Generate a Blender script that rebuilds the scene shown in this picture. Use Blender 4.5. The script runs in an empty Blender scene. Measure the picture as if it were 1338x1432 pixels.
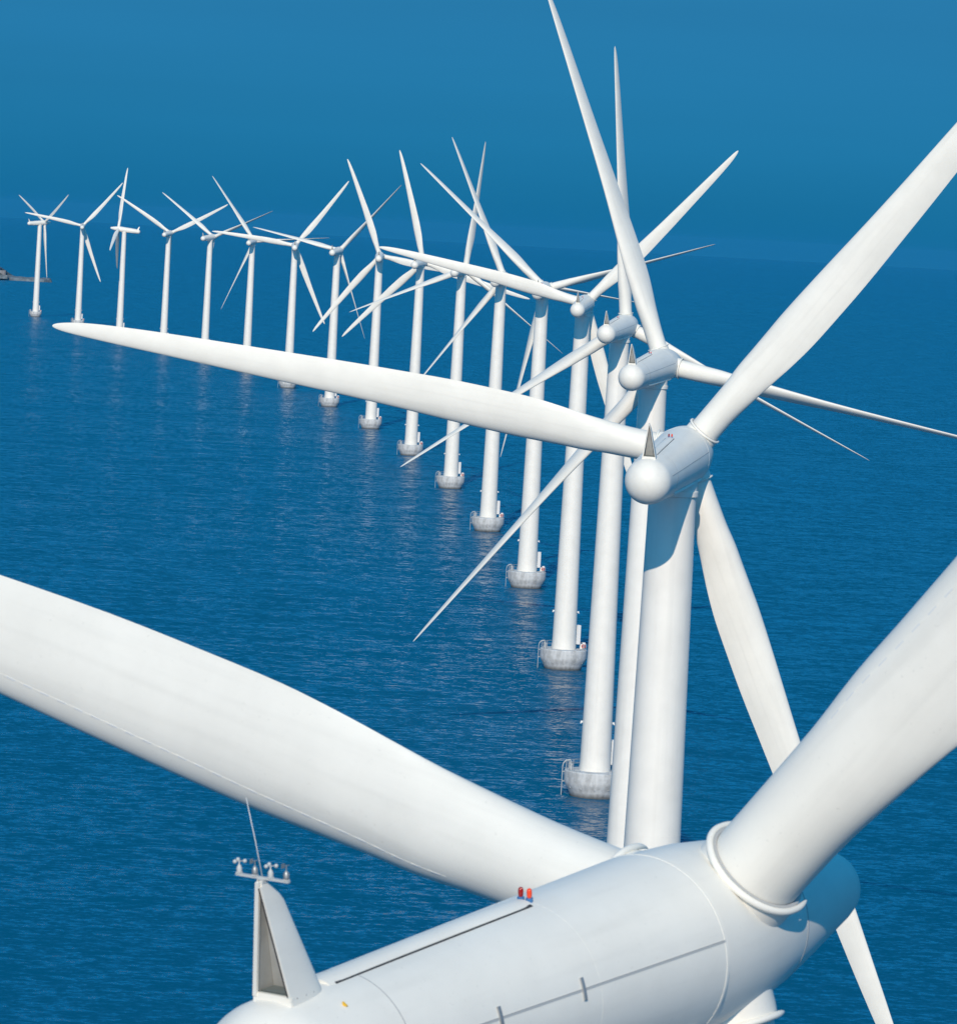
import bpy, bmesh, math, random
from mathutils import Matrix, Vector, noise
R = math.radians
random.seed(7)
scene = bpy.context.scene
COL = scene.collection

# ------------------------------------------------------------------ camera
CAM_H = 76.419
PITCH, ROLL, FPX = R(-3.5784), R(3.1807), 6335.58
f = Vector((0, math.cos(PITCH), math.sin(PITCH)))
r0 = Vector((1, 0, 0)); u0 = r0.cross(f)
r = math.cos(ROLL) * r0 + math.sin(ROLL) * u0
u = -math.sin(ROLL) * r0 + math.cos(ROLL) * u0
cam = bpy.data.cameras.new("camera")
cam.sensor_fit = 'HORIZONTAL'; cam.sensor_width = 36
cam.lens = FPX / 1338 * 36
cam.clip_start = 1; cam.clip_end = 200000
cam.dof.use_dof = True; cam.dof.focus_distance = 420; cam.dof.aperture_fstop = 5.0
co = bpy.data.objects.new("camera", cam); COL.objects.link(co)
m = Matrix((r, u, -f)).transposed().to_4x4(); m.translation = (0, 0, CAM_H)
co.matrix_world = m
scene.camera = co

# ------------------------------------------------------------------ light
SUN_EL, SUN_TH = 28.0, -6.0           # sun behind the camera, a touch to the left
sd = Vector((math.sin(R(SUN_TH)) * math.cos(R(SUN_EL)), -math.cos(R(SUN_TH)) * math.cos(R(SUN_EL)), math.sin(R(SUN_EL))))
sun = bpy.data.lights.new("sun", 'SUN'); sun.energy = 3.75; sun.angle = R(0.53); sun.color = (1.0, 0.845, 0.68)
so = bpy.data.objects.new("sun", sun); COL.objects.link(so)
so.rotation_euler = (-sd).to_track_quat('-Z', 'Y').to_euler(); so.location = sd * 500
w = bpy.data.worlds.new("World"); scene.world = w; w.use_nodes = True
nt = w.node_tree; nt.nodes.clear()
sky = nt.nodes.new('ShaderNodeTexSky'); sky.sky_type = 'NISHITA'; sky.sun_disc = False
sky.sun_elevation = R(SUN_EL); sky.sun_rotation = R(180 - SUN_TH); sky.air_density = 1.0; sky.dust_density = 0.3; sky.ozone_density = 3.0
tint = nt.nodes.new('ShaderNodeMix'); tint.data_type = 'RGBA'; tint.blend_type = 'MULTIPLY'; tint.inputs[0].default_value = 1
wc = nt.nodes.new('ShaderNodeTexCoord'); wx = nt.nodes.new('ShaderNodeSeparateXYZ'); wr = nt.nodes.new('ShaderNodeValToRGB')
# deep polarised blue low over the sea, paler and brighter overhead (input: sine of the elevation)
el = wr.color_ramp.elements
el[0].position = 0.0; el[0].color = (0.010, 0.250, 0.76, 1)
el[1].position = 0.60; el[1].color = (0.36, 1.95, 2.15, 1)
e_ = el.new(0.07); e_.color = (0.048, 0.288, 0.57, 1)
e_ = el.new(0.25); e_.color = (0.05, 1.15, 1.75, 1)
nt.links.new(wc.outputs['Generated'], wx.inputs[0]); nt.links.new(wx.outputs[2], wr.inputs[0]); nt.links.new(wr.outputs[0], tint.inputs[7])
bg = nt.nodes.new('ShaderNodeBackground'); bg.inputs[1].default_value = 0.08
ow = nt.nodes.new('ShaderNodeOutputWorld')
# faint uneven layers in the sea air
sm = nt.nodes.new('ShaderNodeMapping'); sm.inputs['Scale'].default_value = (4, 4, 70)
sn = nt.nodes.new('ShaderNodeTexNoise'); sn.inputs['Scale'].default_value = 1; sn.inputs['Detail'].default_value = 4
sr = nt.nodes.new('ShaderNodeMapRange'); sr.inputs[1].default_value = .3; sr.inputs[2].default_value = .7; sr.inputs[3].default_value = .97; sr.inputs[4].default_value = 1.025
sx_ = nt.nodes.new('ShaderNodeMix'); sx_.data_type = 'RGBA'; sx_.blend_type = 'MULTIPLY'; sx_.inputs[0].default_value = 1
nt.links.new(wc.outputs['Generated'], sm.inputs[0]); nt.links.new(sm.outputs[0], sn.inputs['Vector']); nt.links.new(sn.outputs[0], sr.inputs[0])
nt.links.new(sky.outputs[0], sx_.inputs[6]); nt.links.new(sr.outputs[0], sx_.inputs[7])
nt.links.new(sx_.outputs[2], tint.inputs[6]); nt.links.new(tint.outputs[2], bg.inputs[0]); nt.links.new(bg.outputs[0], ow.inputs[0])
scene.view_settings.view_transform = 'Standard'; scene.view_settings.look = 'None'
scene.view_settings.exposure = 0; scene.view_settings.gamma = 1
scene.render.engine = 'CYCLES'
scene.cycles.max_bounces = 6; scene.cycles.volume_bounces = 0

# ------------------------------------------------------------------ helpers
def tag(o, label=None, cat=None, group=None, kind=None):
    if label: o['label'] = label
    if cat: o['category'] = cat
    if group: o['group'] = group
    if kind: o['kind'] = kind
    return o
def mesh_from(name, bm, mat, smooth=True, sharp=None):
    bmesh.ops.recalc_face_normals(bm, faces=bm.faces)
    me = bpy.data.meshes.new(name); bm.to_mesh(me); bm.free()
    for mt in (mat if isinstance(mat, (list, tuple)) else [mat]): me.materials.append(mt)
    if smooth:
        me.polygons.foreach_set('use_smooth', [True] * len(me.polygons))
        if sharp: me.set_sharp_from_angle(angle=R(sharp))
    me.update()
    return me
def put(name, me, parent=None, mat=None):
    o = bpy.data.objects.new(name, me); COL.objects.link(o)
    if parent: o.parent = parent
    if mat is not None: o.matrix_local = mat
    return o
def loft(bm, rings, cap0=True, cap1=True, closed=True):
    vs = [[bm.verts.new(p) for p in ring] for ring in rings]
    n = len(rings[0])
    for a, b in zip(vs, vs[1:]):
        for i in range(n if closed else n - 1):
            j = (i + 1) % n
            bm.faces.new((a[i], a[j], b[j], b[i]))
    if cap0: bm.faces.new(vs[0][::-1])
    if cap1: bm.faces.new(vs[-1])
    return vs
def circ(cx, cy, cz, rad, n, ax='z'):
    out = []
    for i in range(n):
        a = 2 * math.pi * i / n
        c, s = rad * math.cos(a), rad * math.sin(a)
        out.append((cx + c, cy + s, cz) if ax == 'z' else (cx + c, cy, cz + s))
    return out
def box(bm, c, s, rot=None):
    res = bmesh.ops.create_cube(bm, size=1)
    M = Matrix.Translation(c) @ (rot.to_4x4() if rot else Matrix.Identity(4)) @ Matrix.Diagonal((*s, 1))
    bmesh.ops.transform(bm, matrix=M, verts=res['verts'])
    return res['verts']
def tube(bm, pts, rad, n=8, caps=True):
    pts = [Vector(p) for p in pts]; rings = []
    rads = rad if isinstance(rad, (list, tuple)) else [rad] * len(pts)
    for i, p in enumerate(pts):
        d = (pts[min(i + 1, len(pts) - 1)] - pts[max(i - 1, 0)]).normalized()
        a = d.orthogonal().normalized() if i == 0 else (a - d * a.dot(d)).normalized()
        b = d.cross(a)
        rings.append([p + rads[i] * (math.cos(2 * math.pi * k / n) * a + math.sin(2 * math.pi * k / n) * b) for k in range(n)])
    loft(bm, rings, caps, caps)
def ball(bm, c, rad, seg=16):
    res = bmesh.ops.create_uvsphere(bm, u_segments=seg, v_segments=seg // 2 + 2, radius=rad)
    bmesh.ops.translate(bm, vec=c, verts=res['verts'])

# ------------------------------------------------------------------ materials
def newmat(name):
    mt = bpy.data.materials.new(name); mt.use_nodes = True
    return mt, mt.node_tree, mt.node_tree.nodes['Principled BSDF']
def simple(name, col, rough=0.5, metal=0.0, var=0.0, scale=3.0):
    mt, t, p = newmat(name)
    p.inputs['Roughness'].default_value = rough; p.inputs['Metallic'].default_value = metal
    if var:
        tc = t.nodes.new('ShaderNodeTexCoord'); n = t.nodes.new('ShaderNodeTexNoise'); n.inputs['Scale'].default_value = scale; n.inputs['Detail'].default_value = 6
        mr = t.nodes.new('ShaderNodeMapRange'); mr.inputs[1].default_value = .3; mr.inputs[2].default_value = .7; mr.inputs[3].default_value = 1 - var; mr.inputs[4].default_value = 1 + var * .3
        mx = t.nodes.new('ShaderNodeMix'); mx.data_type = 'RGBA'; mx.blend_type = 'MULTIPLY'; mx.inputs[0].default_value = 1; mx.inputs[6].default_value = (*col, 1)
        t.links.new(tc.outputs['Object'], n.inputs['Vector']); t.links.new(n.outputs[0], mr.inputs[0]); t.links.new(mr.outputs[0], mx.inputs[7]); t.links.new(mx.outputs[2], p.inputs['Base Color'])
    else: p.inputs['Base Color'].default_value = (*col, 1)
    return mt
def paint(name, col, rough, streak):
    # weathered gloss paint: broad soft staining, fine grime specks, faint long streaks along local z (blades, tower) or y
    mt, t, p = newmat(name)
    N = t.nodes.new; L = t.links.new
    tc = N('ShaderNodeTexCoord')
    n1 = N('ShaderNodeTexNoise'); n1.inputs['Scale'].default_value = .55; n1.inputs['Detail'].default_value = 7; n1.inputs['Roughness'].default_value = .62
    mp = N('ShaderNodeMapping'); mp.inputs['Scale'].default_value = streak
    n2 = N('ShaderNodeTexNoise'); n2.inputs['Scale'].default_value = 1.0; n2.inputs['Detail'].default_value = 5
    n3 = N('ShaderNodeTexNoise'); n3.inputs['Scale'].default_value = 14; n3.inputs['Detail'].default_value = 3
    L(tc.outputs['Object'], n1.inputs['Vector']); L(tc.outputs['Object'], mp.inputs[0]); L(mp.outputs[0], n2.inputs['Vector']); L(tc.outputs['Object'], n3.inputs['Vector'])
    r1 = N('ShaderNodeMapRange'); r1.inputs[1].default_value = .35; r1.inputs[2].default_value = .7; r1.inputs[3].default_value = 1.0; r1.inputs[4].default_value = .92
    r2 = N('ShaderNodeMapRange'); r2.inputs[1].default_value = .5; r2.inputs[2].default_value = .75; r2.inputs[3].default_value = 1.0; r2.inputs[4].default_value = .93
    r3 = N('ShaderNodeMapRange'); r3.inputs[1].default_value = .66; r3.inputs[2].default_value = .78; r3.inputs[3].default_value = 1.0; r3.inputs[4].default_value = .86
    L(n1.outputs[0], r1.inputs[0]); L(n2.outputs[0], r2.inputs[0]); L(n3.outputs[0], r3.inputs[0])
    m1 = N('ShaderNodeMath'); m1.operation = 'MULTIPLY'; L(r1.outputs[0], m1.inputs[0]); L(r2.outputs[0], m1.inputs[1])
    m2 = N('ShaderNodeMath'); m2.operation = 'MULTIPLY'; L(m1.outputs[0], m2.inputs[0]); L(r3.outputs[0], m2.inputs[1])
    mx = N('ShaderNodeMix'); mx.data_type = 'RGBA'; mx.blend_type = 'MULTIPLY'; mx.inputs[0].default_value = 1; mx.inputs[6].default_value = (*col, 1)
    L(m2.outputs[0], mx.inputs[7]); L(mx.outputs[2], p.inputs['Base Color'])
    rr = N('ShaderNodeMapRange'); rr.inputs[3].default_value = rough; rr.inputs[4].default_value = rough + .18; L(n1.outputs[0], rr.inputs[0]); L(rr.outputs[0], p.inputs['Roughness'])
    bp = N('ShaderNodeBump'); bp.inputs['Strength'].default_value = .06; bp.inputs['Distance'].default_value = .02
    L(n1.outputs[0], bp.inputs['Height']); L(bp.outputs[0], p.inputs['Normal'])
    return mt
M_BLADE = paint('blade_gelcoat', (.82, .80, .735), .45, (3, 3, .12))
M_TOWER = paint('tower_paint', (.82, .80, .745), .38, (2.2, 2.2, .05))
M_NAC = paint('nacelle_gelcoat', (.835, .815, .75), .42, (2.5, .2, 2.5))
M_SEAM = simple('seam_sealant', (.42, .43, .43), .6)
M_VG = simple('vortex_tab', (.68, .69, .69), .6)
M_DARK = simple('dark_rubber_gap', (.035, .037, .042), .7)
M_GREY = simple('galvanised_steel', (.42, .43, .43), .45, .6, .2, 6)
M_WHITEMETAL = simple('white_coated_steel', (.70, .71, .71), .4)
M_FITTING = simple('galvanised_fitting', (.42, .44, .45), .6)
M_SENSOR = simple('weathered_sensor_plastic', (.50, .52, .52), .5)
M_RED = simple('red_lamp_glass', (.85, .07, .02), .15)
M_DRED = simple('dark_red_lamp_glass', (.32, .012, .01), .15)
M_BLUE = simple('blue_lamp_base', (.05, .18, .40), .5)
M_BUOY = simple('red_lifebuoy', (.50, .07, .05), .6)
M_YEL = simple('yellow_sticker', (.75, .45, .03), .5)
M_ROCK = simple('breakwater_stone', (.16, .20, .23), .9, 0, .5, .25)  # islet colours greyed and blued, putting distance haze into the stone
M_TURF = simple('grassy_bank', (.07, .09, .09), .95, 0, .4, .1)
M_BRICK = simple('fort_masonry', (.25, .25, .27), .9, 0, .55, .35)
M_ROOF = simple('dull_roof_slate', (.16, .15, .15), .8)
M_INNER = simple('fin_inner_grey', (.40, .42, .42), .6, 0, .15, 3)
M_MESH = simple('wire_mesh_floor', (.17, .20, .20), .6, .3)

def concrete():
    mt, t, p = newmat('foundation_concrete'); N = t.nodes.new; L = t.links.new
    tc = N('ShaderNodeTexCoord')
    n1 = N('ShaderNodeTexNoise'); n1.inputs['Scale'].default_value = .8; n1.inputs['Detail'].default_value = 8; n1.inputs['Roughness'].default_value = .65
    mp = N('ShaderNodeMapping'); mp.inputs['Scale'].default_value = (1.6, 1.6, .25)
    n2 = N('ShaderNodeTexNoise'); n2.inputs['Scale'].default_value = 1.1; n2.inputs['Detail'].default_value = 5
    n3 = N('ShaderNodeTexVoronoi'); n3.inputs['Scale'].default_value = .55
    for n in (n1, n3): L(tc.outputs['Object'], n.inputs['Vector'])
    L(tc.outputs['Object'], mp.inputs[0]); L(mp.outputs[0], n2.inputs['Vector'])
    cr = N('ShaderNodeValToRGB'); cr.color_ramp.elements[0].position = .32; cr.color_ramp.elements[0].color = (.40, .41, .41, 1)
    cr.color_ramp.elements[1].position = .56; cr.color_ramp.elements[1].color = (.60, .615, .62, 1)
    L(n1.outputs[0], cr.inputs[0])
    r2 = N('ShaderNodeMapRange'); r2.inputs[1].default_value = .42; r2.inputs[2].default_value = .68; r2.inputs[3].default_value = 1; r2.inputs[4].default_value = .76; L(n2.outputs[0], r2.inputs[0])
    # damp, weedy tide mark near the waterline
    sp = N('ShaderNodeSeparateXYZ'); L(tc.outputs['Object'], sp.inputs[0])
    ad = N('ShaderNodeMath'); ad.operation = 'MULTIPLY_ADD'; ad.inputs[1].default_value = .8; L(n1.outputs[0], ad.inputs[0]); ad.inputs[2].default_value = -.4
    zz = N('ShaderNodeMath'); zz.operation = 'SUBTRACT'; L(sp.outputs[2], zz.inputs[0]); L(ad.outputs[0], zz.inputs[1])
    rz = N('ShaderNodeMapRange'); rz.inputs[1].default_value = .15; rz.inputs[2].default_value = .75; rz.inputs[3].default_value = .25; rz.inputs[4].default_value = 1; L(zz.outputs[0], rz.inputs[0])
    mm = N('ShaderNodeMath'); mm.operation = 'MULTIPLY'; L(r2.outputs[0], mm.inputs[0]); L(rz.outputs[0], mm.inputs[1])
    mx = N('ShaderNodeMix'); mx.data_type = 'RGBA'; mx.blend_type = 'MULTIPLY'; mx.inputs[0].default_value = 1
    L(cr.outputs[0], mx.inputs[6]); L(mm.outputs[0], mx.inputs[7]); L(mx.outputs[2], p.inputs['Base Color'])
    p.inputs['Roughness'].default_value = .85
    bp = N('ShaderNodeBump'); bp.inputs['Strength'].default_value = .5; bp.inputs['Distance'].default_value = .08; L(n1.outputs[0], bp.inputs['Height']); L(bp.outputs[0], p.inputs['Normal'])
    return mt
M_CONC = concrete()

def water():
    mt, t, p = newmat('sea_water'); N = t.nodes.new; L = t.links.new
    p.inputs['Base Color'].default_value = (.0001, .074, .158, 1)
    p.inputs['Roughness'].default_value = .19; p.inputs['IOR'].default_value = 1.333
    tc = N('ShaderNodeTexCoord')
    def nz(scale, sx, rot, detail, rough=.55, dist=0.0):
        mp = N('ShaderNodeMapping'); mp.inputs['Rotation'].default_value = (0, 0, R(rot)); mp.inputs['Scale'].default_value = (scale * sx, scale, 1)
        n = N('ShaderNodeTexNoise'); n.inputs['Scale'].default_value = 1; n.inputs['Detail'].default_value = detail; n.inputs['Roughness'].default_value = rough; n.inputs['Distortion'].default_value = dist
        L(tc.outputs['Object'], mp.inputs[0]); L(mp.outputs[0], n.inputs['Vector']); return n
    def vm(op, x, y):
        n = N('ShaderNodeVectorMath'); n.operation = op
        for k, q in enumerate((x, y)):
            if q is None: continue
            if isinstance(q, tuple): n.inputs[k].default_value = q
            else: L(q, n.inputs[k])
        return n.outputs[0]
    # wave slopes taken straight from noise, so that far water keeps its chop: (x slope, y slope) per scale
    tot = None
    for sc, sx, rot, det, kx, ky in ((.17, .45, 9, 2, .12, .60), (.80, .62, -8, 3, .24, 1.4), (2.5, .75, 14, 3, .30, 1.15)):
        n = nz(sc, sx, rot, det, .5, .2)
        v = vm('MULTIPLY', vm('SUBTRACT', n.outputs['Color'], (.5, .5, .5)), (kx, ky, 0))
        tot = v if tot is None else vm('ADD', tot, v)
    g = nz(.005, .45, 12, 4)               # gust patches
    gm = N('ShaderNodeMapRange'); gm.inputs[1].default_value = .3; gm.inputs[2].default_value = .7; gm.inputs[3].default_value = .55; gm.inputs[4].default_value = 1.3; L(g.outputs[0], gm.inputs[0])
    sl = N('ShaderNodeVectorMath'); sl.operation = 'SCALE'; L(tot, sl.inputs[0]); L(gm.outputs[0], sl.inputs[3])
    # short wind waves; mean normal tilted to -y to shorten the tower reflections
    nr = N('ShaderNodeVectorMath'); nr.operation = 'NORMALIZE'; L(vm('ADD', sl.outputs[0], (-.01, -.225, 1)), nr.inputs[0])
    L(nr.outputs[0], p.inputs['Normal'])
    return mt
M_SEA = water()

# ------------------------------------------------------------------ sea
R_EARTH = 13.9e6
bm = bmesh.new()
radii = [0, 150, 400, 800, 1400, 2200, 3200, 4500, 6000, 8000, 10500, 13500, 17000, 21000, 25500, 30500, 36000, 42000, 48000, 54000]
NS = 96; prev = None
cv = bm.verts.new((0, 0, 0))
for rad in radii[1:]:
    ring = [bm.verts.new((rad * math.cos(2 * math.pi * i / NS), rad * math.sin(2 * math.pi * i / NS), -rad * rad / (2 * R_EARTH))) for i in range(NS)]
    for i in range(NS):
        j = (i + 1) % NS
        if prev is None: bm.faces.new((cv, ring[i], ring[j]))
        else: bm.faces.new((prev[i], ring[i], ring[j], prev[j]))
    prev = ring
me = mesh_from('sea', bm, M_SEA)
sea = put('sea', me); tag(sea, kind='structure')

# ------------------------------------------------------------------ turbine meshes (shared by all turbines)
HUB_Z, TILT, HUB_FWD, BALL_BACK, BALL_R = 64.0, R(5), 3.68, 8.43, 1.28

def blade_mesh():
    # chord, thickness ratio, twist, pitch-axis fraction, blend circle->airfoil
    st = [(1.45, 1.72, 1.0, 20, .5, 0), (2.4, 1.72, 1.0, 20, .5, 0), (3.4, 1.76, .97, 20, .49, .08), (4.6, 1.92, .84, 20, .46, .3), (5.8, 2.16, .68, 20, .45, .55), (7.0, 2.34, .53, 19.5, .42, .8),
          (8.3, 2.50, .43, 18, .40, .95), (9.6, 2.60, .36, 16, .39, 1), (11.5, 2.56, .30, 13, .375, 1), (14, 2.44, .265, 9.5, .35, 1), (17, 2.20, .24, 6.5, .325, 1), (20, 2.00, .22, 4.3, .31, 1),
          (23, 1.81, .205, 2.8, .31, 1), (26, 1.62, .195, 1.7, .31, 1), (29, 1.43, .185, .9, .31, 1), (31.5, 1.26, .18, .4, .31, 1), (33.5, 1.10, .175, .1, .32, 1), (35, .95, .17, 0, .33, 1), (36.2, .78, .17, 0, .35, 1), (37.1, .58, .17, 0, .39, 1), (37.65, .38, .17, 0, .43, 1), (37.93, .18, .18, 0, .46, 1), (38.0, .05, .2, 0, .5, 1)]
    # refine between stations for a smooth outline
    fine = []
    for k in range(len(st) - 1):
        p0, p1, p2, p3 = st[max(k - 1, 0)], st[k], st[k + 1], st[min(k + 2, len(st) - 1)]
        n = 3 if p2[0] - p1[0] > 1 else 2
        for q in range(n):
            s = q / n
            row = [p1[0] + (p2[0] - p1[0]) * s]
            for j in range(1, 6):
                d = p2[0] - p1[0]
                m1 = (p2[j] - p0[j]) / max(p2[0] - p0[0], 1e-6) * d; m2 = (p3[j] - p1[j]) / max(p3[0] - p1[0], 1e-6) * d
                h = (2 * s**3 - 3 * s**2 + 1) * p1[j] + (s**3 - 2 * s**2 + s) * m1 + (-2 * s**3 + 3 * s**2) * p2[j] + (s**3 - s**2) * m2
                row.append(h)
            fine.append(row)
    fine.append(list(st[-1]))
    NP = 40
    bm = bmesh.new(); rings = []
    for (z, ch, tr, tw, pa, bl) in fine:
        bl = min(max(bl, 0), 1); tw = R(tw); ring = []
        le = Vector((-math.cos(tw), math.sin(tw), 0)); su = Vector((-math.sin(tw), -math.cos(tw), 0))
        for i in range(NP):
            a = 2 * math.pi * i / NP          # 0 = trailing edge, pi = leading edge; first half = suction side
            xc = .5 * (1 + math.cos(a))
            sgn = 1 if a <= math.pi else -1
            yt = 5 * tr * (.2969 * math.sqrt(max(xc, 0)) - .126 * xc - .3516 * xc**2 + .2843 * xc**3 - .1036 * xc**4)
            cam_ = .035 * 4 * xc * (1 - xc) * bl
            ya = cam_ + sgn * yt * (1.0 if sgn > 0 else .82)
            yc = .5 * math.sin(a)
            y = (1 - bl) * yc * tr + bl * ya
            ring.append(le * ((pa - xc) * ch) + su * (y * ch) + Vector((0, 0, z)))
        rings.append(ring)
    loft(bm, rings, True, True)
    return mesh_from('blade', bm, M_BLADE, True, 50)
ME_BLADE = blade_mesh()

def vg_mesh():
    # dashed row of tiny vortex generators along the rear-facing side near the leading edge, built as one notched strip
    bm = bmesh.new(); prev = None
    src = ME_BLADE.vertices
    nring = 40; rings = len(src) // nring
    tab = [(src[k * nring].co.z, src[k * nring + 14].co.copy(), src[k * nring + 13].co.copy()) for k in range(rings)]
    def at(z):
        for a, b in zip(tab, tab[1:]):
            if a[0] <= z <= b[0]:
                t_ = (z - a[0]) / max(b[0] - a[0], 1e-6); return a[1].lerp(b[1], t_), a[2].lerp(b[2], t_)
    z = 5.0; k = 0
    while z < 21:
        p, q = at(z); d = (q - p).normalized(); n_ = d.cross(Vector((0, 0, 1))).normalized()
        if n_.y > 0: n_ = -n_
        c0 = p - n_ * .004; c1 = p + d * .035 + n_ * (.006 if (k // 2) % 2 else .003)
        cur = [bm.verts.new(c0), bm.verts.new(p + n_ * (.006 if (k // 2) % 2 else .003)), bm.verts.new(c1), bm.verts.new(p + d * .035 - n_ * .004)]
        if prev:
            for i in range(4):
                f_ = bm.faces.new((prev[i], prev[(i + 1) % 4], cur[(i + 1) % 4], cur[i])); f_.material_index = 1 if (k // 2) % 2 else 0
        prev = cur; z += .11; k += 1
    return mesh_from('vortex_strip', bm, [M_BLADE, M_VG], False)
ME_VG = vg_mesh()
def crescent_mesh():
    # raised rain collar round a blade root, open towards the nose, ends drawn out to points
    bm = bmesh.new(); pts = []; rad = []
    n = 40
    for i in range(n + 1):
        s = i / n; a = R(-90 - 128 + 256 * s)
        e = abs(2 * s - 1)
        rr = .975 + .10 * max(0, (e - .7) / .3) ** 1.5
        pts.append((rr * math.cos(a), rr * math.sin(a), 1.69 + .03 * e)); rad.append(.064 * (1 - max(0, (e - .78) / .22) ** 2 * .93))
    tube(bm, pts, rad, 12)
    return mesh_from('root_collar', bm, M_NAC)
ME_COLLAR = crescent_mesh()
def root_ring_mesh():
    bm = bmesh.new()
    loft(bm, [circ(0, 0, 1.50, .87, 40), circ(0, 0, 1.50, .935, 40), circ(0, 0, 1.76, .935, 40), circ(0, 0, 1.76, .87, 40)], False, False)
    return mesh_from('root_ring', bm, M_SEAM, True, 30)
ME_ROOTRING = root_ring_mesh()

SEAM_Y = 1.95
def nac_r(y):    # nacelle radius along its axis (y: forward from the tower axis)
    t = (y + BALL_BACK) / (SEAM_Y + BALL_BACK)
    return BALL_R + (1.69 - BALL_R) * max(0, min(1, t)) ** .9
def nacelle_mesh():
    bm = bmesh.new(); rings = []
    for k in range(12):
        a = R(90 * (1 - k / 12)); rings.append(circ(0, -BALL_BACK - BALL_R * math.sin(a), 0, max(BALL_R * math.cos(a), .02), 64, 'y'))
    n = 24
    for k in range(n + 1):
        y = -BALL_BACK + (SEAM_Y + BALL_BACK) * k / n; rings.append(circ(0, y, 0, nac_r(y), 64, 'y'))
    loft(bm, rings)
    return mesh_from('nacelle', bm, M_NAC, True, 40)
ME_NAC = nacelle_mesh()
def flange_mesh(s, ang, dr, hw, y0, y1, mat, name):
    # a thin strip along the shell at an angle above the horizontal
    bm = bmesh.new(); sec = []
    for k in range(25):
        y = y0 + (y1 - y0) * k / 24; rr = nac_r(y)
        c, q = math.cos(ang), math.sin(ang)
        pr = [(rr - .03, -hw), (rr + dr, -hw), (rr + dr * .4, 0), (rr + dr, hw), (rr - .03, hw)]
        sec.append([(s * (a * c - b * q), y, a * q + b * c) for a, b in pr])
    loft(bm, sec)
    return mesh_from(name, bm, mat, False)
ME_FLANGES = [flange_mesh(s, R(14), .009, .020, -BALL_BACK + .3, SEAM_Y - .06, M_SEAM, 'shell_joint') for s in (1, -1)]
ME_LEDGES = [flange_mesh(s, R(-40), .11, .05, -6.2, 1.4, M_NAC, 'belly_ledge') for s in (1, -1)]
def straps(y):
    bm = bmesh.new(); rr0 = nac_r(y); rings = []
    for k in range(9):
        a = R(7.5 + 14 * k / 8); ring = []
        for dr, dy in ((-.03, -.035), (.03, -.035), (.03, .035), (-.03, .035)):
            q = nac_r(y + dy) + dr; ring.append((q * math.cos(a), y + dy, q * math.sin(a)))
        rings.append(ring)
    loft(bm, rings)
    return mesh_from('latch_strap', bm, M_GREY, False)
ME_STRAPS = [straps(-2.25), straps(-4.5)]
def ringseam(y, wdt, dr, mat):
    bm = bmesh.new()
    rings = [circ(0, y - wdt / 2, 0, nac_r(y - wdt / 2) - .01, 72, 'y'), circ(0, y - wdt / 2, 0, nac_r(y - wdt / 2) + dr, 72, 'y'), circ(0, y + wdt / 2, 0, nac_r(y + wdt / 2) + dr, 72, 'y'), circ(0, y + wdt / 2, 0, nac_r(y + wdt / 2) - .01, 72, 'y')]
    loft(bm, rings, False, False)
    return mesh_from('ring_seam', bm, mat, True, 30)
ME_SEAMS = [ringseam(-6.75, .022, .004, M_SEAM), ringseam(-1.75, .03, .0012, M_NAC), ringseam(SEAM_Y - .05, .07, .006, M_NAC)]

def lid_mesh():
    # raised roof hatch running from the fin to the lamps
    y0, y1, hw = -7.45, -1.85, .23
    bm = bmesh.new(); secs = []
    for k in range(31):
        y = y0 + (y1 - y0) * k / 30
        lift = .012 + .035 * math.sin(math.pi * k / 30) ** .5
        rr = nac_r(y); sec = []
        prof = [(-hw, -.12), (-hw, lift * .55), (-hw * .93, lift * .85), (-hw * .7, lift + .02), (-hw * .35, lift + .035), (0, lift + .04), (hw * .35, lift + .035), (hw * .7, lift + .02), (hw * .93, lift * .85), (hw, lift * .55), (hw, -.12)]
        for x, dz in prof:
            sec.append((x, y, math.sqrt(max(rr * rr - x * x, 0)) + dz))
        secs.append(sec)
    loft(bm, secs)
    return mesh_from('roof_hatch', bm, M_NAC, True, 40)
ME_LID = lid_mesh()
def lid_gap_mesh(s):
    y0, y1, hw = -7.30, -1.90, .23
    bm = bmesh.new(); secs = []
    for k in range(21):
        y = y0 + (y1 - y0) * k / 20; rr = nac_r(y); sec = []
        for x, dz in ((hw - .03, -.05), (hw + .030, -.05), (hw + .026, .010), (hw - .03, .022)):
            sec.append((s * x, y, math.sqrt(rr * rr - x * x) + dz))
        secs.append(sec)
    loft(bm, secs)
    return mesh_from('hatch_seal', bm, M_DARK, False)
ME_LIDGAPS = [lid_gap_mesh(1), lid_gap_mesh(-1)]

def hub_mesh():
    bm = bmesh.new(); rings = []
    prof = [(SEAM_Y, 1.58), (SEAM_Y + .01, 1.655), (2.6, 1.66), (3.4, 1.625), (4.2, 1.535), (4.9, 1.41), (5.6, 1.265), (6.3, 1.10), (7.0, .93), (7.5, .81), (7.9, .715), (8.2, .62), (8.36, .50), (8.46, .34), (8.51, .17), (8.52, .02)]
    for y, q in prof: rings.append(circ(0, y, 0, q, 64, 'y'))
    loft(bm, rings)
    for k in range(3):
        M = Matrix.Translation((0, HUB_FWD, 0)) @ Matrix.Rotation(2 * math.pi / 3 * k, 4, 'Y')
        sec = [[M @ Vector(p) for p in circ(0, 0, z, q, 48)] for z, q in ((1.0, .97), (1.5, .97), (1.66, .955), (1.69, .90))]
        loft(bm, sec)
    return mesh_from('hub', bm, M_NAC, True, 35)
ME_HUB = hub_mesh()
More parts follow.
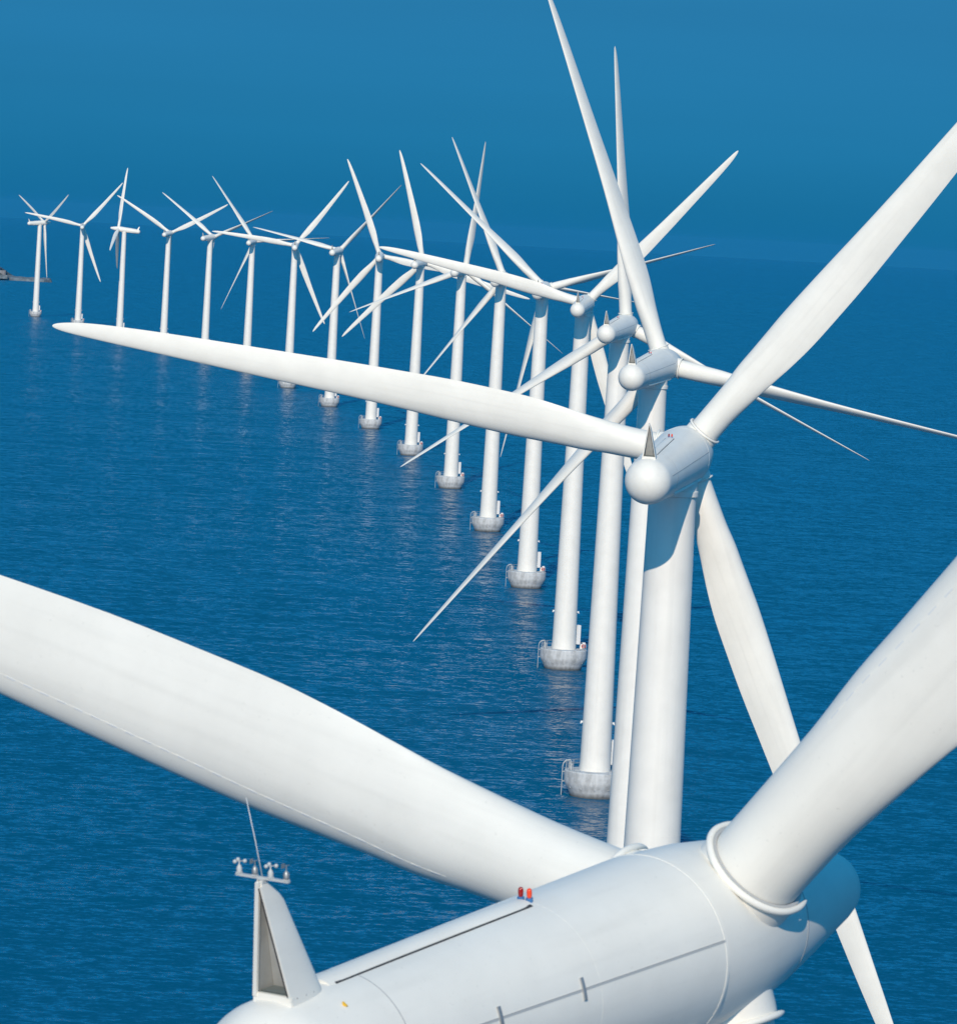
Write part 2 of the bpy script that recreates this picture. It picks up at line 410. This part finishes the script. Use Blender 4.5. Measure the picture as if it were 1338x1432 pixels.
def hubseam_mesh():
    bm = bmesh.new()
    rings = [circ(0, y, 0, q, 64, 'y') for y, q in ((5.08, 1.36), (5.08, 1.378), (5.12, 1.369), (5.12, 1.35))]
    loft(bm, rings, False, False)
    return mesh_from('nose_cone_joint', bm, M_SEAM, True, 30)
ME_HUBSEAM = hubseam_mesh()

# instrument fin: hollow wedge open to the rear
FIN_Y, FIN_H, LEAN = -8.57, 1.93, .36     # rear face at its foot, height above the shell, how far its top leans to the rear
ZB = BALL_R - .40
def fin_y(z): return FIN_Y - LEAN * max(0, (z - BALL_R) / FIN_H)
def fin_w(z): return .345 * (1 - max(0, (z - BALL_R + .05) / (FIN_H + .05))) + .035
def fin_mesh():
    bm = bmesh.new()
    outer, inner = [], []
    lev = 18
    for k in range(lev + 1):
        s = k / lev
        z = ZB + (BALL_R + FIN_H - ZB) * s
        q = max(0, (z - BALL_R) / FIN_H)
        wv = fin_w(z)
        ln = 1.0 - .62 * q - .26 * max(0, (q - .80) / .20) ** 1.4
        for lst, t in ((outer, 0), (inner, .03)):
            ww, ll = max(wv - t, .012), max(ln - t * 2, .05)
            pts = []; n = 18
            for i in range(n + 1):
                a = math.pi * i / n            # superellipse plan from right rear round the nose to left rear
                cx = math.cos(a); sy = math.sin(a)
                pts.append((ww * (abs(cx) ** .5) * (1 if cx >= 0 else -1), fin_y(z) + ll * (abs(sy) ** .85), z))
            lst.append(pts)
    vo = [[bm.verts.new(p) for p in row] for row in outer]
    vi = [[bm.verts.new(p) for p in row] for row in inner]
    n = len(outer[0])
    for k in range(lev):
        for i in range(n - 1):
            bm.faces.new((vo[k][i], vo[k][i + 1], vo[k + 1][i + 1], vo[k + 1][i]))
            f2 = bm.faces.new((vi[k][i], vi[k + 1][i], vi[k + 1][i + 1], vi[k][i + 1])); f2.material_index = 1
        for i in (0, n - 1):
            bm.faces.new((vo[k][i], vo[k + 1][i], vi[k + 1][i], vi[k][i]))
    for i in range(n - 1):
        bm.faces.new((vo[lev][i], vo[lev][i + 1], vi[lev][i + 1], vi[lev][i]))
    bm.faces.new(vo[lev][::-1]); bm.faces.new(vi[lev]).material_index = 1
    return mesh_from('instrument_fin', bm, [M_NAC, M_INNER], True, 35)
ME_FIN = fin_mesh()
def post_mesh(s, off, wd, dp, z0, z1, mat, name):
    bm = bmesh.new()
    a = Vector((s * (fin_w(z0) - off), fin_y(z0) - dp * .3, z0)); b = Vector((s * max(fin_w(z1) - off, .008), fin_y(z1) - dp * .3, z1)); d = b - a
    ux = Vector((1, 0, 0)); uy = d.cross(ux).normalized()
    def sec(c): return [c + ux * p * wd / 2 + uy * q * dp / 2 for p, q in ((-1, -1), (1, -1), (1, 1), (-1, 1))]
    loft(bm, [sec(a), sec(b)])
    return mesh_from(name, bm, mat, False)
ME_POSTS = [post_mesh(-1, .03, .075, .05, BALL_R + .02, BALL_R + FIN_H - .03, M_NAC, 'fin_post'), post_mesh(1, .012, .03, .05, BALL_R + .02, BALL_R + FIN_H - .1, M_NAC, 'fin_post')]
ME_FINEDGE = post_mesh(1, .040, .026, .062, BALL_R + .10, BALL_R + FIN_H - .12, M_DARK, 'edge_seal')
def sill_mesh():
    bm = bmesh.new(); box(bm, (0, FIN_Y + .0, BALL_R - .005), (.74, .06, .17))
    return mesh_from('fin_sill', bm, M_NAC, False)
ME_SILL = sill_mesh()
def fin_floor_mesh():
    bm = bmesh.new()
    z = BALL_R + .10
    for i in range(13): box(bm, (-.28 + .56 * i / 12, FIN_Y + .30, z), (.010, .52, .012), Matrix.Rotation(.02 * (i % 2), 3, 'Z'))
    for i in range(15): box(bm, (0, FIN_Y + .06 + .48 * i / 14, z + .009), (.58, .010, .010))
    box(bm, (0, FIN_Y + .30, z - .025), (.58, .54, .03))
    return mesh_from('mesh_floor', bm, M_MESH, False)
ME_FINFLOOR = fin_floor_mesh()
def fin_back_mesh():  # panel added to face the sun, so the fin's recess reads mid-grey
    bm = bmesh.new()
    def sec(z, w_, d): return [(-w_, fin_y(z) + d, z), (w_, fin_y(z) + d, z), (w_, fin_y(z) + d + .03, z), (-w_, fin_y(z) + d + .03, z)]
    z0, z1 = BALL_R + .06, BALL_R + FIN_H - .12
    loft(bm, [sec(z0 + (z1 - z0) * k / 8, max(fin_w(z0 + (z1 - z0) * k / 8) * .90 - .02, .01), .42 - .32 * k / 8) for k in range(9)])
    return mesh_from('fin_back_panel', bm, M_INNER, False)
ME_FINBACK = fin_back_mesh()
TOPZ = BALL_R + FIN_H; BAR_Y = FIN_Y - LEAN + .10
def bar_mesh():
    bm = bmesh.new()
    box(bm, (0, BAR_Y, TOPZ + .02), (1.0, .06, .036))
    for x in (-.45, -.15, .15, .45): box(bm, (x, BAR_Y, TOPZ + .045), (.075, .075, .03))
    box(bm, (0, BAR_Y, TOPZ - .02), (.11, .15, .06))
    return mesh_from('sensor_bar', bm, M_SENSOR, False)
ME_BAR = bar_mesh()
def cup_mesh():
    bm = bmesh.new()
    loft(bm, [circ(0, 0, .03, .05, 14), circ(0, 0, .11, .055, 14), circ(0, 0, .15, .035, 14), circ(0, 0, .18, .014, 14), circ(0, 0, .25, .012, 14)])
    for k in range(3):
        a = R(20 + 120 * k); c = (.11 * math.cos(a), .11 * math.sin(a), .245)
        tube(bm, [(0, 0, .24), c], .008, 6); ball(bm, c, .040, 12)
    return mesh_from('cup_anemometer', bm, M_SENSOR, True, 50)
ME_CUP = cup_mesh()
def vane_mesh():
    bm = bmesh.new()
    loft(bm, [circ(0, 0, .05, .055, 14), circ(0, 0, .13, .06, 14), circ(0, 0, .18, .03, 14), circ(0, 0, .20, .012, 14), circ(0, 0, .30, .011, 14)])
    box(bm, (0, -.02, .285), (.012, .22, .014)); box(bm, (0, -.10, .30), (.008, .10, .09))
    return mesh_from('wind_vane', bm, M_GREY, True, 40)
ME_VANE = vane_mesh()
def rod_mesh():
    bm = bmesh.new()
    tube(bm, [(0, BAR_Y, TOPZ), (-.06, BAR_Y - .10, TOPZ + .6), (-.14, BAR_Y - .22, TOPZ + 1.28)], [.010, .008, .005], 8)
    return mesh_from('lightning_rod', bm, M_WHITEMETAL)
ME_ROD = rod_mesh()
def lamp_mesh():
    bm = bmesh.new()
    loft(bm, [circ(0, 0, 0, .034, 20), circ(0, 0, .04, .045, 20), circ(0, 0, .11, .045, 20), circ(0, 0, .14, .038, 20), circ(0, 0, .157, .022, 20), circ(0, 0, .162, .007, 20)])
    return bm
ME_LAMP = mesh_from('warning_lamp', lamp_mesh(), M_RED, True, 40)
ME_LAMPD = mesh_from('warning_lamp', lamp_mesh(), M_DRED, True, 40)
def lampbase_mesh():
    bm = bmesh.new()
    loft(bm, [circ(0, 0, z, q, 20) for z, q in ((-.16, .05), (.02, .062), (.045, .060), (.05, .04))])
    return mesh_from('lamp_base', bm, M_BLUE, True, 30)
ME_LAMPBASE = lampbase_mesh()
def sticker_mesh():
    y = -7.7; a = R(58); q = nac_r(y)
    bm = bmesh.new()
    Mx = Matrix.Translation((q * math.cos(a), y, q * math.sin(a))) @ Matrix.Rotation(-(a - math.pi / 2) , 4, 'Y')
    loft(bm, [[Mx @ Vector(p) for p in circ(0, 0, -.02, .03, 12)], [Mx @ Vector(p) for p in circ(0, 0, .02, .03, 12)]])
    v = box(bm, (0, 0, .022), (.10, .035, .018)); bmesh.ops.transform(bm, matrix=Mx, verts=v)
    return mesh_from('lifting_eye', bm, M_YEL, False)
ME_EYE = sticker_mesh()
def bolt_mesh(y, z):
    bm = bmesh.new(); q = (y - fin_y(z)) / 1.0; x = fin_w(z) * max(0, (1 - q ** 2.3)) ** .3
    ball(bm, (x, y, z), .013, 8)
    return mesh_from('fin_bolt', bm, M_GREY)
ME_BOLTS = [bolt_mesh(FIN_Y + d, BALL_R + .05) for d in (.12, .36, .58)]

# tower
DECK_Z = 3.55
def tw_r(z): return 2.12 + (1.32 - 2.12) * (z - DECK_Z) / (62.4 - DECK_Z)
def tower_mesh():
    bm = bmesh.new(); rings = []
    zs = [DECK_Z - .3 + (62.4 - DECK_Z + .3) * k / 40 for k in range(41)]
    for z in zs: rings.append(circ(0, 0, z, tw_r(z), 64))
    loft(bm, rings)
    return mesh_from('tower', bm, M_TOWER, True, 40)
ME_TOWER = tower_mesh()
def joint_mesh(z):
    bm = bmesh.new(); q = tw_r(z); loft(bm, [circ(0, 0, z - .03, q - .02, 64), circ(0, 0, z - .03, q + .006, 64), circ(0, 0, z + .03, q + .006, 64), circ(0, 0, z + .03, q - .02, 64)], False, False)
    return mesh_from('section_joint', bm, M_TOWER, True, 30)
ME_TFL = [joint_mesh(23.0), joint_mesh(43.0)]
def yaw_mesh():
    bm = bmesh.new()
    loft(bm, [circ(0, 0, z, q, 56) for z, q in ((-1.95, 1.33), (-1.90, 1.45), (-1.62, 1.45), (-1.57, 1.36), (-.9, 1.36))])
    return mesh_from('yaw_bearing', bm, M_NAC, True, 35)
ME_YAW = yaw_mesh()
def bracketlamp(a):
    bm = bmesh.new(); z = DECK_Z + 6.6
    q = tw_r(z) + .12; c = Vector((q * math.cos(a), q * math.sin(a) , z)); box(bm, c, (.34, .20, .26))
    box(bm, c + Vector((.12 * math.cos(a), 0, -.17)), (.16, .16, .16))
    return mesh_from('tower_lamp', bm, M_WHITEMETAL, False)
ME_TLAMP = [bracketlamp(R(180)), bracketlamp(0)]
def door_mesh():
    bm = bmesh.new(); a = R(18)
    q = tw_r(DECK_Z + 2) + .35
    rot = Matrix.Rotation(a, 3, 'Z')
    c = Vector((q * math.cos(a), q * math.sin(a), DECK_Z + 2.55))
    v = box(bm, c, (.75, 1.15, 3.4), rot)
    bmesh.ops.bevel(bm, geom=[e for e in bm.edges], offset=.06, segments=2, affect='EDGES')
    return mesh_from('door_cabin', bm, M_WHITEMETAL, True, 30)
ME_DOOR = door_mesh()
def found_mesh():
    bm = bmesh.new()
    prof = [(-3.0, 3.05), (-.3, 3.15), (.0, 3.22), (.55, 3.42), (1.2, 3.78), (1.75, 4.06), (2.1, 4.14), (3.1, 4.15), (3.42, 4.13), (3.52, 4.06), (3.55, 3.9)]
    loft(bm, [circ(0, 0, z, q, 72) for z, q in prof])
    return mesh_from('foundation', bm, M_CONC, True, 30)
ME_FOUND = found_mesh()
def ladder_mesh():
    bm = bmesh.new()
    x = -4.42
    for y in (-.42, .42):
        tube(bm, [(x, y, -.6), (x, y, 3.9), (x + .10, y, 4.35), (x + .45, y, 4.75), (x + 1.0, y, 4.85), (x + 1.15, y, 4.6), (x + 1.15, y, 3.5)], .052, 8)
        for z in (1.9, 3.2): tube(bm, [(x, y, z), (-3.95, y, z)], .045, 8)
    for k in range(15): tube(bm, [(x, -.42, -.1 + .27 * k), (x, .42, -.1 + .27 * k)], .035, 6)
    return mesh_from('boat_ladder', bm, M_FITTING, True, 50)
ME_LADDER = ladder_mesh()
def rail_mesh(a0, a1, full):
    bm = bmesh.new(); n = 6; top = []
    for k in range(n + 1):
        a = R(a0 + (a1 - a0) * k / n); x, y = 3.95 * math.cos(a), 3.95 * math.sin(a); top.append((x, y))
        if k % 2 == 0: tube(bm, [(x, y, DECK_Z - .05), (x, y, DECK_Z + 1.05)], .04, 6)
    for z in ((.55, 1.05) if full else (.28,)): tube(bm, [(x, y, DECK_Z + z) for x, y in top], .032, 6)
    return mesh_from('deck_railing', bm, M_FITTING, True, 50)
ME_RAILS = [rail_mesh(*q) for q in ((120, 172, 1), (188, 236, 0), (-46, 8, 0), (20, 70, 1))]
def post2_mesh(a):
    bm = bmesh.new(); x, y = 3.55 * math.cos(R(a)), 3.55 * math.sin(R(a))
    loft(bm, [circ(x, y, z, q, 14) for z, q in ((DECK_Z - .05, .17), (DECK_Z + .75, .16), (DECK_Z + .80, .24), (DECK_Z + .92, .22), (DECK_Z + .97, .1))])
    return mesh_from('mooring_post', bm, M_FITTING, True, 35)
ME_BOLLS = [post2_mesh(a) for a in (202, 160)]
def buoy_mesh():
    bm = bmesh.new(); a = R(-4)
    c = Vector((3.45 * math.cos(a), 3.45 * math.sin(a), DECK_Z + .62))
    pts = [c + Vector((.36 * math.cos(t), -.05, .36 * math.sin(t))) for t in [2 * math.pi * k / 24 for k in range(24)]]
    rings = []
    for k in range(24):
        t = 2 * math.pi * k / 24; rad = Vector((math.cos(t), 0, math.sin(t)))
        rings.append([c + rad * .27 + .09 * (math.cos(s) * rad + math.sin(s) * Vector((0, 1, 0))) for s in [2 * math.pi * q / 10 for q in range(10)]])
    vs = [[bm.verts.new(p) for p in ring] for ring in rings]
    for k in range(24):
        A, B = vs[k], vs[(k + 1) % 24]
        for q in range(10): bm.faces.new((A[q], A[(q + 1) % 10], B[(q + 1) % 10], B[q]))
    return mesh_from('life_buoy', bm, M_BUOY)
ME_BUOY = buoy_mesh()
def locker_mesh(c, sz):
    bm = bmesh.new(); box(bm, c, sz)
    bmesh.ops.bevel(bm, geom=[e for e in bm.edges], offset=.04, segments=2, affect='EDGES')
    return mesh_from('deck_locker', bm, M_WHITEMETAL, True, 30)
ME_BOXES = [locker_mesh((3.5, .55, DECK_Z + .6), (.5, .55, 1.25)), locker_mesh((3.1, 1.4, DECK_Z + .42), (.6, .7, .9))]
def niche_mesh(a):
    # lifting socket cast into the flare of the foundation
    bm = bmesh.new(); ra = R(a); q = 3.80
    c = Vector((q * math.cos(ra), q * math.sin(ra), 1.25)); d = Vector((math.cos(ra), math.sin(ra), -.55)).normalized()
    tube(bm, [c - d * .1, c + d * .05], .13, 10)
    return mesh_from('cast_socket', bm, M_CONC, True, 40)
ME_NICHES = [niche_mesh(a) for a in (-150, -120, -90, -60, -30)]

# ------------------------------------------------------------------ the row of turbines
GROUP = 'white wind turbines standing in a curved row in the sea'
PO, PF = 0.0, -69.0        # blades set to run / turned edge-on
#        x, y, yaw, rotor phase, pitch, label
TURB = [
 (2.20, 75.8, 34.6, 41.7, -11.0, 'nearest wind turbine, huge nacelle with fin, anemometers and two red lamps at the bottom edge'),
 (10.8, 253.6, 11.7, 277.7, PO, 'second nearest turbine, long broad blade reaching left across most of the row'),
 (16.0, 433.7, 16.1, 340.0, PF, 'third nearest turbine, tall blade running out of the top edge'),
 (17.8, 614.9, 14.1, 355.4, PF, 'fourth nearest turbine, thin blade straight up, on the largest visible concrete foundation'),
 (16.3, 794.1, 7.6, 282.0, PO, 'fifth nearest turbine, one blade lying left over three hubs, one raised upper right'),
 (11.1, 971.5, 7.6, 312.2, PF, 'sixth nearest turbine, thin blades to the upper left and almost level to the right'),
 (2.5, 1147.4, 10.2, 337.1, PF, 'seventh nearest turbine, thin blade up left crossing the upright blade of its left neighbour'),
 (-8.7, 1327.0, 14.4, 7.3, PF, 'eighth nearest turbine, thin upright blade leaning right, another low to the left'),
 (-23.7, 1505.7, 12.6, 345.6, PO, 'ninth nearest turbine, broad upright blade leaning slightly left, tenth from the far end'),
 (-41.9, 1684.6, 0.8, 338.5, PO, 'ninth turbine from the far left end, broad blades up left and down left'),
 (-63.8, 1864.1, 12.4, 281.7, PF, 'eighth turbine from the far left end, three very thin edge-on blades'),
 (-89.1, 2043.7, -1.6, 36.6, PO, 'seventh turbine from the far left end, broad blade raised upper right, another straight left'),
 (-117.8, 2222.7, 9.5, 324.4, PF, 'sixth turbine from the far left end, thin blades up left and hanging down left'),
 (-149.6, 2399.5, 23.2, 305.9, PF, 'fifth turbine from the far left end, thin blade pointing up left above the fourth'),
 (-184.1, 2573.7, 13.2, 301.5, PO, 'fourth turbine from the far left end, two broad blades in a wide V'),
 (-223.4, 2746.5, -89.5, 10.0, PF, 'third turbine from the far left end, side view with nose pointing left'),
 (-264.4, 2919.3, -3.3, 279.8, PO, 'second turbine from the far left end, blades left, upper right and lower right'),
 (-309.2, 3092.0, 53.3, 298.3, PO, 'farthest turbine at the left end of the row, before the low stony islet'),
]
def turbine(x, y, yaw, ph, pitch, label):
    t = bpy.data.objects.new('wind_turbine', None); COL.objects.link(t); t.location = (x, y, -(x * x + y * y) / (2 * R_EARTH)); t.empty_display_size = 4
    tag(t, label, 'wind turbine', GROUP)
    fo = put('foundation', ME_FOUND, t)
    for n, ms in (('boat_ladder', [ME_LADDER]), ('deck_railing', ME_RAILS), ('mooring_post', ME_BOLLS), ('deck_locker', ME_BOXES), ('life_buoy', [ME_BUOY]), ('cast_socket', ME_NICHES if y < 1200 else [])):
        for me in ms: put(n, me, fo)
    tw = put('tower', ME_TOWER, t)
    for n, ms in (('section_joint', ME_TFL), ('tower_lamp', ME_TLAMP), ('door_cabin', [ME_DOOR])):
        for me in ms: put(n, me, tw)
    A = Matrix.Translation((0, 0, HUB_Z)) @ Matrix.Rotation(-R(yaw), 4, 'Z') @ Matrix.Rotation(R(5.3) if y < 100 else TILT, 4, 'X')
    na = put('nacelle', ME_NAC, t, A)
    put('yaw_bearing', ME_YAW, tw, Matrix.Translation((0, 0, HUB_Z)))
    for me in ME_FLANGES: put('shell_joint', me, na)
    for me in ME_LEDGES: put('belly_ledge', me, na)
    for me in ME_LIDGAPS: put('hatch_seal', me, na)
    put('roof_hatch', ME_LID, na)
    for me in ME_SEAMS: put('ring_seam', me, na)
    for sx, ml in ((.085, ME_LAMP), (-.085, ME_LAMPD)):
        LB = Matrix.Translation((sx, -1.76, nac_r(-1.76) + .02))
        put('lamp_base', ME_LAMPBASE, na, LB); put('warning_lamp', ml, na, LB @ Matrix.Translation((0, 0, .05)))
    fi = put('instrument_fin', ME_FIN, t, A)
    for me in ME_POSTS: put('fin_post', me, fi)
    put('fin_sill', ME_SILL, fi); put('edge_seal', ME_FINEDGE, fi); put('mesh_floor', ME_FINFLOOR, fi); put('fin_back_panel', ME_FINBACK, fi)
    if y < 100:      # only the nearest turbine shows latches, bolts and the sensor bar
        for me in ME_STRAPS: put('latch_strap', me, na)
        put('lifting_eye', ME_EYE, na)
        for me in ME_BOLTS: put('fin_bolt', me, fi)
        put('sensor_bar', ME_BAR, fi); put('lightning_rod', ME_ROD, fi)
        for k, xx in enumerate((-.45, -.15, .15, .45)):
            put('wind_vane' if k % 2 else 'cup_anemometer', ME_VANE if k % 2 else ME_CUP, fi, Matrix.Translation((xx, BAR_Y, TOPZ + .03)) @ Matrix.Scale(.82, 4))
    B = A @ Matrix.Translation((0, HUB_FWD, 0)) @ Matrix.Rotation(R(ph), 4, 'Y')
    hu = put('hub', ME_HUB, t, B @ Matrix.Translation((0, -HUB_FWD, 0)))
    put('nose_cone_joint', ME_HUBSEAM, hu)
    for k in range(3):
        K = Matrix.Rotation(R(120 * k), 4, 'Y')
        put('root_collar', ME_COLLAR, hu, Matrix.Translation((0, HUB_FWD, 0)) @ K)
        bl = put('blade', ME_BLADE, t, B @ K @ Matrix.Rotation(-R(pitch), 4, 'Z'))
        put('root_ring', ME_ROOTRING, bl)
        if y < 100: put('vortex_strip', ME_VG, bl)
    return t
for a in TURB: turbine(*a)

# ------------------------------------------------------------------ stony islet with a fort at the far left
def islet():
    bm = bmesh.new()
    NX, NY = 90, 16
    X0, X1 = -653, -437; YC = 4525
    grid = []
    for i in range(NX + 1):
        x = X0 + (X1 - X0) * i / NX; row = []
        for j in range(NY + 1):
            v = -1 + 2 * j / NY
            half = 16 + 30 * max(0, min(1, (-471 - x) / 40))
            if x > -445: half *= max(.15, (X1 - x) / 8)
            yy = YC + v * half
            edge = max(0, 1 - abs(v) ** 4)
            h = 3.6 * edge ** .5
            hill = 9.0 * max(0, min(1, (-474 - x) / 16)) ** 1.3 * max(0, 1 - v * v) ** .8
            h += hill
            h += (noise.noise((x * .15, yy * .15, 0)) * 1.0 + noise.noise((x * .6, yy * .6, 3)) * .7) * min(1, edge * 2)
            if abs(v) > .999: h = -1.2
            if i == NX: h = -1.0
            row.append(bm.verts.new((x, yy, h - 0.73)))
        grid.append(row)
    for i in range(NX):
        for j in range(NY):
            f_ = bm.faces.new((grid[i][j], grid[i + 1][j], grid[i + 1][j + 1], grid[i][j + 1]))
            f_.material_index = 1 if f_.calc_center_median().z > 4.2 else 0
    o = put('islet', mesh_from('islet', bm, [M_ROCK, M_TURF], False)); tag(o, kind='structure')
islet()
def fort():
    e = bpy.data.objects.new('fort_building', None); COL.objects.link(e); e.location = (-498, 4510, 1.2)
    tag(e, 'low pinkish brown fort building with stepped end on the islet at the left edge', 'building')
    bm = bmesh.new(); box(bm, (-8, 0, 5.0), (36, 12, 10)); put('wall', mesh_from('wall', bm, M_BRICK, False), e)
    bm = bmesh.new(); box(bm, (13.0, -1, 3.8), (5.9, 9, 7.6)); put('side_wing', mesh_from('side_wing', bm, M_BRICK, False), e)
    bm = bmesh.new(); box(bm, (14.5, -12, 1.4), (9, 6, 3.6)); put('shed', mesh_from('shed', bm, M_ROCK, False), e)
    bm = bmesh.new(); x, y, z, sx, sy = -8, 0, 10.0, 37, 13
    loft(bm, [[(x - sx / 2, y - sy / 2, z), (x + sx / 2, y - sy / 2, z), (x + sx / 2, y + sy / 2, z), (x - sx / 2, y + sy / 2, z)], [(x - sx / 2 + 2, y - .8, z + 1.8), (x + sx / 2 - 3, y - .8, z + 1.8), (x + sx / 2 - 3, y + .8, z + 1.8), (x - sx / 2 + 2, y + .8, z + 1.8)]])
    put('roof', mesh_from('roof', bm, M_ROOF, False), e)
    for xx in (-20, -15, -10, -5, 0, 5):
        bm = bmesh.new(); box(bm, (xx, -6.0, 7.0), (1.6, .4, 2.6)); put('window', mesh_from('window', bm, M_DARK, False), e)
fort()

# ------------------------------------------------------------------ sea haze
bm = bmesh.new()
zlo, zhi, hw = -54000 ** 2 / (2 * R_EARTH) - 1.5, 112.0, 54500
box(bm, (0, 0, (zlo + zhi) / 2), (2 * hw, 2 * hw, zhi - zlo))
hz, t, p = newmat('sea_haze')
t.nodes.remove(p)
pv = t.nodes.new('ShaderNodeVolumePrincipled'); pv.inputs['Color'].default_value = (.06, .46, .88, 1); pv.inputs['Density'].default_value = 1.0e-5
t.links.new(pv.outputs[0], t.nodes['Material Output'].inputs['Volume'])
o = put('haze', mesh_from('haze', bm, hz, False)); tag(o, kind='stuff')
